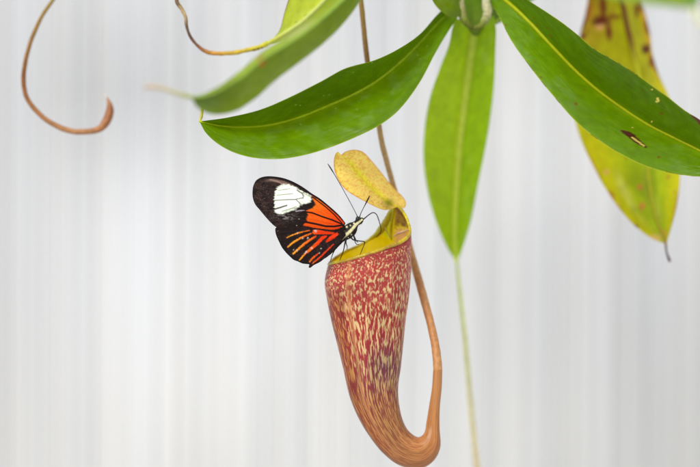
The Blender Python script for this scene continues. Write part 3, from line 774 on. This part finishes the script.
# lid
Lm = [(341, 155, -.003), (346, 159, -.002), (353, 166, -.001), (362, 177, .0005), (372, 187.5, .002), (382, 197, .0035), (390, 203.5, .0045), (397, 207, .0048)]
Lr = [(341, 155, -.003), (345.5, 151.6, .000), (354, 149.8, .004), (363, 152, .007), (371, 160, .0095), (379, 169.5, .011), (388, 181, .012), (396, 190, .0115), (403, 197, .010), (406, 203, .008), (404, 208, .006), (397, 207, .0048)]
Ll = [(341, 155, -.003), (338, 152, -.004), (335, 155, -.005), (333.8, 163, -.0065), (335, 172, -.0075), (340, 183, -.0085), (346, 190, -.009), (354, 195.5, -.009), (365, 201.5, -.008), (376, 207, -.005), (385, 210, -.001), (391, 209, .003), (397, 207, .0048)]
def col_lid(px, py, U, T):
    c = np.ones(px.shape + (3,))*lin(253, 220, 122)
    c = c*(0.9 + 0.2*fbm(px*.12, py*.12, 5))[..., None]
    c = mixc(c, lin(232, 224, 36), np.exp(-(np.abs(T)/0.22)**2)*0.85)
    c = mixc(c, lin(244, 222, 110), (T < -0.5)*smooth(-0.5, -0.9, T)*0.6)
    sp = vnoise(px*0.75, py*0.75, 14)*0.6 + vnoise(px*1.5, py*1.5, 17)*0.4
    c = mixc(c, lin(226, 156, 78), smooth(0.50, 0.72, sp)*0.6)
    c = mixc(c, lin(214, 132, 46), smooth(0.92, 1.0, np.abs(T))*0.9)
    g = np.exp(-(((px - 389)/6)**2 + ((py - 203)/5)**2))
    c = mixc(c, lin(130, 130, 26), g*0.9)
    return c
lid, mL = leaf(Ll, Lm, Lr, col_lid, M_lid, parent=pitcher, nu=140, nv=34, bulge=0.16, thick=0.0005, name='lid', wav=0.0013, seed=71)
lid['label'] = 'yellow mottled lid standing above the pitcher mouth'

# ------------------------------------------------------------------ the butterfly
bd = -0.009
fly = empty('butterfly', P(343, 260, -.009))
fly['label'] = 'black butterfly with orange streaks and a white wing patch, standing on the pitcher rim'
fly['category'] = 'butterfly'

FW = [(345.4, 223), (341, 217.4), (336, 212.3), (328.3, 205.7), (319.7, 198.9), (311, 193.6), (303, 188), (295.4, 183.7), (289.4, 181), (282.6, 178.8), (274, 177.4), (265.4, 177.3), (259.4, 178.9), (255.2, 182), (253, 187), (252.5, 194.9), (253.4, 200), (255.3, 204.6), (259.4, 209.5), (264.6, 215.8), (270.6, 222.4), (276, 227), (284, 229.5), (300, 231.5), (320, 232.5), (345, 229)]
HW = [(345, 227.5), (338, 230), (330, 230.6), (317, 229), (304, 226.8), (292, 226.2), (282, 226.2), (275.8, 227.8), (275.4, 231), (276.6, 235.5), (279.4, 241.9), (282, 247), (286.4, 252.6), (290, 256.2), (293.3, 259.2), (297.5, 260.8), (301.9, 262.9), (306, 263.5), (309.2, 264.2), (308.6, 267.3), (310.4, 267.0), (313, 264.9), (320, 261.4), (326, 256.5), (333, 250.2), (340, 242.5), (346, 235)]
WHITE = [(274.3, 196.6), (275.6, 190.6), (277.4, 187.6), (281.7, 185), (288.6, 184.1), (292.8, 185.8), (298, 188.6), (304.8, 192.3), (310.8, 196), (312, 199.4), (309.4, 202.6), (304.3, 203.8), (300.8, 205.6), (295.4, 209.2), (286.8, 212.5), (280, 214.2), (274.2, 211.6), (274.5, 204)]
ORF = [(311.6, 195.8), (319.7, 200.6), (328.3, 207.2), (336.8, 214.9), (344.2, 223), (342, 227), (336.8, 229.2), (329, 230.2), (317, 228.6), (309, 226.8), (303.4, 225.4), (304.3, 223.6), (307.7, 222.4), (306.4, 218.3), (308.2, 214.9), (306.2, 210.8), (312.4, 208.2), (315.8, 204.6), (312.6, 199)]
VF = [([(312, 196.8), (315.4, 199.2), (325.7, 206.9), (334.3, 214.7), (342, 223.2)], 0.55), ([(303, 211.4), (312, 212.7), (322.3, 216.6), (332.6, 220), (342, 224.2)], 0.75), ([(303, 221.5), (308, 222.4), (315.4, 223.8), (325.7, 226.2), (334.3, 226.4), (343, 225)], 0.95)]
OH = [[(312.2, 232.4), (313.7, 230), (318, 229.9), (327.4, 231.5), (334.3, 232.4), (333.4, 234), (327.4, 234.2), (318.9, 234.2), (313.7, 234.2)],
      [(325.7, 241.4), (329, 237.3), (333, 233.9), (337.3, 232.6), (338.2, 234.4), (335.2, 237.6), (330.9, 240.2), (326.6, 242.4)],
      [(327.2, 235.4), (322.3, 236.2), (319.3, 238.8), (314.6, 243.8), (308.6, 249), (305.6, 252.4), (307.4, 253.2), (312.9, 248.8), (318.9, 244.1), (322.5, 239.9), (326.6, 236.9)]]
RH = [([(286.8, 237.8), (292, 235.4), (297, 233.4), (303, 231.8), (309.5, 230.6)], 0.75), ([(288, 246.8), (293.3, 242.3), (300, 238.4), (306, 235.5), (311.5, 233.4)], 1.15), ([(293.1, 254), (299.3, 248.3), (305.3, 243.1), (311.3, 239.2), (315.8, 236.3)], 1.5),
      ([(299.6, 260), (302, 257.4), (304.4, 254.7), (308, 251)], 1.0), ([(309.8, 261.7), (313, 257.8), (318.2, 253.7)], 1.05), ([(312.6, 263.4), (320, 257.5), (326.6, 250.9), (333.4, 244.4)], 0.95)]
rb_ = lin

def wing_cols_fore(x, y):
    jx = x + (vnoise(x*1.6, y*1.6, 1) - .5)*1.1; jy = y + (vnoise(x*1.6, y*1.6, 2) - .5)*1.1
    c = np.ones(x.shape + (3,))*lin(30, 19, 17)
    # brown dusting towards the tip and along the front edge
    c = mixc(c, lin(66, 44, 38), smooth(300, 262, x)*smooth(0.35, 0.8, fbm(x*.25, y*.25, 3))*0.75)
    d, t = dist_line([(258, 181.5), (272, 180), (284, 182.5), (296, 188)], x, y)
    c = mixc(c, lin(126, 98, 88), smooth(2.4, 0.4, d)*smooth(0.05, 0.4, t)*smooth(1.0, 0.85, t)*0.85)
    d, t = dist_line([(270, 179.6), (277, 181.3), (283, 184)], x, y)
    c = mixc(c, lin(160, 130, 120), smooth(0.9, 0.2, d)*0.7)
    c = mixc(c, lin(120, 108, 104), (vnoise(x*2.2, y*2.2, 9) > 0.86)*smooth(305, 265, x)*0.5)
    for (a, b) in [((276, 189), (254, 188)), ((275, 196), (253, 195)), ((274.5, 203), (255, 202)), ((274, 210), (261, 211)), ((280, 216), (269, 220)), ((300, 212), (276, 226))]:
        d, t = dist_line([a, b], x, y)
        c = mixc(c, lin(58, 42, 40), smooth(0.9, 0.2, d)*0.6)
    # pale smear under the white patch
    s = np.exp(-(((x - 285)/9)**2 + ((y - 217)/3.2)**2))
    c = mixc(c, lin(150, 142, 138), s*smooth(0.4, 0.75, fbm(x*.5, y*.9, 4))*0.8)
    d, t = dist_line([(296, 211.3), (300, 210.6), (304, 210.6)], x, y); c = mixc(c, lin(170, 160, 165), smooth(1.0, 0.2, d)*0.8)
    for (a, b) in [((305, 216), (296.7, 225.5)), ((300, 220), (299, 219))]:
        d, t = dist_line([b, b], x, y); c = mixc(c, lin(190, 180, 150), smooth(0.8, 0.3, d)*0.7)
    # white patch
    w = sdf(WHITE, jx, jy) + (vnoise(x*.35, y*1.9, 61) - .5)*1.6
    wc = np.ones(x.shape + (3,))*lin(243, 247, 232)
    wc = mixc(wc, lin(216, 226, 196), smooth(0.45, 0.75, fbm(x*.15, y*.5, 8))*0.6)
    wc = mixc(wc, lin(250, 251, 246), smooth(-2, -5, w)*0.7)
    for ln, wd, cc, am in [([(274.4, 209.3), (279, 207.8), (287, 205.4)], 0.75, (70, 60, 52), .95), ([(274.8, 200.4), (285, 199.8), (295, 199.4), (302.5, 198)], 0.5, (112, 112, 94), .9), ([(277, 195.2), (285, 194.4), (293, 193.8)], 0.45, (160, 168, 138), .95),
                   ([(296.7, 200), (299, 202.4), (301, 204.6)], 0.6, (110, 104, 90), .85), ([(278, 190.5), (290, 188.6)], 0.45, (168, 174, 146), .9), ([(297, 190), (301.8, 193.2), (303.6, 195.5), (303, 198.2)], 0.55, (90, 84, 70), .9), ([(301, 192), (306, 194.6), (311, 197)], 0.4, (150, 140, 110), .7), ([(282, 211.4), (289, 209.4), (296, 206.8)], 0.5, (150, 154, 128), .9)]:
        d, t = dist_line(ln, jx, y); wc = mixc(wc, lin(*cc), smooth(wd*1.5, wd*0.6, d)*am)
    c = c*(1 - smooth(0.8, -0.8, w))[..., None] + wc*smooth(0.8, -0.8, w)[..., None]
    # orange field
    o = sdf(ORF, jx, jy)
    oc = np.ones(x.shape + (3,))*lin(238, 92, 10)
    oc = mixc(oc, lin(246, 122, 26), smooth(334, 312, x)*smooth(214, 206, y + (fbm(x*.3, y*.3, 5) - .5)*6)*0.7)
    oc = mixc(oc, lin(232, 54, 8), smooth(322, 340, x)*0.8)
    oc = mixc(oc, lin(226, 66, 6), smooth(217, 224, y)*0.5)
    oc = oc*(0.92 + 0.16*vnoise(x*1.3 + y*.8, y*1.3 - x*.6, 12))[..., None]
    ww = smooth(0.6, -0.6, o)
    c = c*(1 - ww)[..., None] + oc*ww[..., None]
    for ln, wd in VF:
        d, t = dist_line(ln, x, y); c = mixc(c, lin(34, 12, 8), smooth(wd*1.35, wd*0.65, d))
    # black front edge
    d, t = dist_line(FW[:14], x, y); e = smooth(1.7, 0.9, d)*smooth(341, 332, x)
    c = mixc(c, lin(26, 17, 16), np.maximum(e, smooth(0.9, 0.4, d)*smooth(346, 340, x)*0.6))
    return c

def wing_cols_hind(x, y):
    jx = x + (vnoise(x*1.6, y*1.6, 21) - .5)*0.8; jy = y + (vnoise(x*1.6, y*1.6, 22) - .5)*0.8
    c = np.ones(x.shape + (3,))*lin(28, 17, 16)
    c = mixc(c, lin(60, 38, 30), smooth(0.45, 0.8, fbm(x*.35, y*.35, 23))*0.5)
    c = mixc(c, lin(130, 116, 110), (vnoise(x*2.0, y*2.0, 29) > 0.92)*smooth(0.4, .7, fbm(x*.2, y*.2, 2))*0.55)
    hue = smooth(340, 292, x)
    oc = np.ones(x.shape + (3,))*lin(232, 56, 8)
    oc = mixc(oc, lin(242, 110, 18), smooth(0.35, 0.8, hue)); oc = mixc(oc, lin(246, 166, 36), smooth(0.78, 1.1, hue + smooth(252, 262, y)*0.2))
    oc = oc*(0.9 + 0.2*vnoise(x*1.5, y*1.5, 25))[..., None]
    m = np.zeros(x.shape)
    for p in OH: m = np.maximum(m, smooth(0.5, -0.4, sdf(p, jx, jy)))
    for ln, wd in RH:
        d, t = dist_line(ln, jx, jy)
        w2 = wd*0.64*(0.45 + 0.55*np.sin(np.pi*np.clip(0.12 + t*0.8, 0, 1)))
        m = np.maximum(m, smooth(w2 + 0.6, w2 - 0.45, d + (vnoise(x*2.4, y*2.4, 33) - .5)*.5))
    c = c*(1 - m)[..., None] + oc*m[..., None]
    for k, (a, b, r) in enumerate([(315.6, 231, 1.9), (302.7, 238.5, 1.3), (307.9, 238, 1.5), (311.7, 248.3, 1.5), (306.2, 251.8, 1.6), (297.2, 250.4, 1.1), (297.5, 233.2, .9), (305, 253.5, 1.0), (319.6, 253, .9), (321, 248.6, .8), (293.5, 250, .8)]):
        d = np.hypot(x - a, y - b) + (vnoise(x*1.7, y*1.7, k + 40) - .5)*1.2
        c = mixc(c, lin(214, 200, 196), smooth(r*.9, r*0.3, d)*0.65)
    d, t = dist_line(HW[7:19], x, y)
    c = mixc(c, lin(20, 13, 14), smooth(1.5, 0.5, d))
    return c

def wing(name, outline, base, colfn, d0, d1, veins, rot=0.0, nr=120, nt=420, label=None):
    ol = catmull(np.array([(a, b, 0) for a, b in outline], float), nt)[:, :2]
    rr = np.linspace(0.0, 1, nr)**0.9
    X = base[0] + rr[:, None]*(ol[None, :, 0] - base[0]); Y = base[1] + rr[:, None]*(ol[None, :, 1] - base[1])
    c = colfn(X, Y)
    dist = np.hypot(X - base[0], Y - base[1])/95
    d = d0 + (d1 - d0)*dist + 0.0006*np.sin(dist*3.1)*np.sign(d0 - bd) + 0.00022*(fbm(X*.09, Y*.09, 6) - 0.5)
    for ln, wd in veins:
        q, t = dist_line(ln, X, Y); d = d + np.sign(d0 - bd)*0.00012*np.exp(-(q/0.9)**2)
    if rot:
        ca, sa = math.cos(rot), math.sin(rot)
        X, Y = base[0] + (X-base[0])*ca - (Y-base[1])*sa, base[1] + (X-base[0])*sa + (Y-base[1])*ca
    s = (D + d)/D
    V = np.stack([(X - 350)*K*s, d, (233.5 - Y)*K*s], -1)
    me = mesh_from(name, V.reshape(-1, 3), grid_faces(nr, nt), {'Col': c})
    o = link(name, me, M_wing, fly)
    so = o.modifiers.new('thickness', 'SOLIDIFY'); so.thickness = 0.00008; so.offset = 0
    if label: o['label'] = label
    return o
vf = VF + [([(340, 222), (300, 200), (275, 196)], 1), ([(340, 223), (300, 207), (262, 208)], 1), ([(340, 225), (305, 217), (272, 222)], 1), ([(340, 221), (300, 193), (262, 182)], 1)]
vh = [(l, w) for l, w in RH] + [([(340, 232), (310, 231), (280, 233)], 1), ([(340, 235), (310, 246), (290, 256)], 1)]
wing('forewing', FW, (344.5, 226), wing_cols_fore, bd - .0012, bd - .0004, vf)
wing('hindwing', HW, (344, 231.5), wing_cols_hind, bd - .0017, bd - .0009, vh)
wing('forewing', FW, (344.5, 226), wing_cols_fore, bd + .0012, bd + .0006, vf, rot=math.radians(0.7), nr=70, nt=220)
wing('hindwing', HW, (344, 231.5), wing_cols_hind, bd + .0017, bd + .0010, vh, rot=math.radians(-0.8), nr=70, nt=220)

# body: head, thorax and abdomen as one surface
bp = np.array([(363.2, 218.2, 0.6), (361.8, 219.2, 2.6), (359.6, 220.6, 3.5), (357.4, 222.4, 3.1), (356, 223.8, 2.9), (353.4, 226.4, 5.0), (350.6, 229.4, 6.4), (347.2, 233, 6.2), (344, 236.6, 4.6), (341.4, 239.4, 3.0), (337.5, 243.4, 2.9), (332, 248.6, 3.2), (326, 254, 3.0), (321, 257.8, 2.2), (318, 259.8, 0.5)])
def build_body():
    n, seg = 130, 40
    R = catmull(np.concatenate([bp[:, :2], np.full((len(bp), 1), bd), bp[:, 2:]], 1), n)
    pts = PP(R[:, :3]); rad = R[:, 3]*K
    T, N, B = frames(pts)
    ang = np.linspace(0, 2*np.pi, seg, endpoint=False)
    fz = 1 + 0.10*(vnoise(np.arange(n)[:, None]*0.9, np.cos(ang)[None]*6 + 20, 2) - .5)
    sq = np.where(np.arange(n)[:, None] > 80, 0.55, 0.72)
    V = pts[:, None] + (rad[:, None]*fz)[..., None]*(N[:, None]*(np.cos(ang)[None]*sq)[..., None] + B[:, None]*np.sin(ang)[None, :, None])
    s = (D + V[..., 1])/D
    px = V[..., 0]/(K*s) + 350; py = 233.5 - V[..., 2]/(K*s)
    c = np.ones(px.shape + (3,))*lin(26, 20, 20)
    c = mixc(c, lin(58, 46, 34), smooth(.55, .8, vnoise(px*1.4, py*1.4, 3))*0.6)
    d, t = dist_line([(362, 219.6), (359.4, 221.8), (356.2, 224.4), (351.4, 229.9), (346, 235), (341, 239.3), (336, 244)], px, py)
    w = np.interp(t, [0, .2, .5, .8, 1], [1.0, 1.3, 1.7, 1.5, 0.8])
    c = mixc(c, lin(240, 230, 176), smooth(w*1.1, w*0.7, d + (vnoise(px*2, py*2, 5) - .5)*.5))
    for a, b, r in [(346.7, 226.8, 1.1), (354, 223.4, 1.0), (350.4, 225.4, .7), (343.8, 231, .9), (351.6, 234.8, .9), (348.2, 237.6, .7), (361, 217.4, .5)]:
        c = mixc(c, lin(226, 220, 170), smooth(r*1.2, r*.6, np.hypot(px - a, py - b)))
    me = mesh_from('body', V.reshape(-1, 3), grid_faces(n, seg, True), {'Col': c})
    return link('body', me, M_bug, fly)
body = build_body()
blk = ramp_cols([(0, (24, 20, 22)), (1, (24, 20, 22))])
def blob(name, x, y, d, r, parent, cf=blk):
    me = tube_mesh(name, PP([(x - r, y, d), (x - r*.7, y, d), (x, y, d), (x + r*.7, y, d), (x + r, y, d)]), np.array([.05, .72, 1, .72, .05])*r*K, n=14, seg=14, colfn=cf)
    return link(name, me, M_eye, parent)
M_eye = attr_mat('insect_eye', 0.18, 0.6)
for s in (-1, 1):
    blob('eye', 357.8, 218.6, bd + s*.0009, 2.3, body)
# short hairs on the thorax and abdomen edge
rn = random.Random(3)
hv, hf = [], []
for k in range(240):
    t = rn.uniform(0.04, 0.62); q = catmull(bp, 1, at=np.array([t]))[0]
    q2 = catmull(bp, 1, at=np.array([t + .02]))[0]
    tx, ty = q2[0]-q[0], q2[1]-q[1]; l = math.hypot(tx, ty); tx /= l; ty /= l
    a = rn.uniform(0, 2*math.pi); sx = math.sin(a); cz = math.cos(a)*0.72
    b0 = P(q[0] - ty*sx*q[2], q[1] + tx*sx*q[2], bd + cz*q[2]*K)
    ln = rn.uniform(.7, 1.7)
    b1 = P(q[0] - ty*sx*(q[2]+ln) + tx*ln*.9, q[1] + tx*sx*(q[2]+ln) + ty*ln*.9, bd + cz*(q[2]+ln)*K)
    wv = np.array([tx, 0, -ty])*K*0.12; uv_ = np.cross(b1 - b0, wv); uv_ = uv_/(np.linalg.norm(uv_)+1e-12)*K*0.12
    i = len(hv); hv += [b0 - wv, b0 + wv, b0 + uv_, b1]; hf += [(i, i+1, i+3), (i+1, i+2, i+3), (i+2, i, i+3)]
me = mesh_from('body_hair', np.array(hv), np.array(hf), {'Col': np.tile(lin(40, 32, 28), (len(hv), 1))})
hair = link('body_hair', me, M_bug, body); hair['kind'] = 'stuff'

def limb(name, pts, rad, cf=blk, n=60, rough=0.1):
    return link(name, tube_mesh(name, PP(pts), np.array(rad)*K, n=n, seg=8, colfn=cf, rough=rough), M_bug, fly)
# antennae, clubbed at the end
limb('antenna', [(357.6, 217, bd - .0006), (356, 213.5, bd - .001), (350, 202, bd - .0018), (342, 187.5, bd - .0026), (334.5, 174.5, bd - .003), (330.5, 168, bd - .0032), (327.8, 163.8, bd - .0033)], [.5, .32, .3, .32, .38, .62, .3])
limb('antenna', [(359.6, 217, bd + .0006), (361, 213, bd + .0004), (364.5, 206, bd - .0004), (367.6, 200, bd - .0012), (369.6, 195.8, bd - .0016)], [.5, .36, .38, .75, .4])
# proboscis bent into the mouth of the pitcher
limb('proboscis', [(362, 220.3, bd), (366, 217.2, bd + .001), (370, 214, bd + .003), (373.4, 212.6, bd + .005), (376.4, 214.4, bd + .007), (378.6, 219.5, bd + .010), (380.4, 226, bd + .013), (381, 230.6, bd + .015), (379.4, 234, bd + .016), (376.2, 237.4, bd + .017)], [.75, .55, .5, .48, .48, .46, .44, .42, .4, .3])
# legs: middle and hind pair stand on the rim, the short front pair stays folded
limb('leg', [(347, 237, bd - .0012), (345.2, 242, bd - .0018), (344.2, 247, bd - .0022), (343.3, 251, bd - .0020), (341.5, 256, bd - .0012), (339.6, 260.4, bd - .0002)], [.9, .7, .55, .45, .4, .3])
limb('leg', [(350, 236, bd - .0012), (353, 239.6, bd - .0018), (359, 241, bd - .0024), (364.6, 242, bd - .0030), (363.6, 246, bd - .0034), (361.6, 251, bd - .0042), (360, 254.6, bd - .0048)], [.9, .7, .55, .5, .42, .4, .3])
limb('leg', [(342, 240, bd + .0012), (337, 246, bd + .0020), (333.6, 252, bd + .0030), (331.8, 256.5, bd + .0045), (330.2, 261.5, bd + .0068)], [.8, .6, .5, .42, .3])
limb('leg', [(346, 238, bd + .0012), (346, 243, bd + .0040), (347.2, 246.5, bd + .0100), (346.6, 250.2, bd + .0190)], [.7, .55, .45, .3])
limb('leg', [(353, 234, bd - .0012), (354.5, 239, bd - .0018), (355.4, 242.6, bd - .0016), (357, 244.4, bd - .0012), (359.2, 244.2, bd - .0010)], [.7, .5, .4, .35, .25], n=30)
limb('leg', [(353, 234, bd + .0012), (355, 238, bd + .0018), (356.4, 241, bd + .0018), (358, 242.4, bd + .0014)], [.7, .5, .4, .3], n=30)
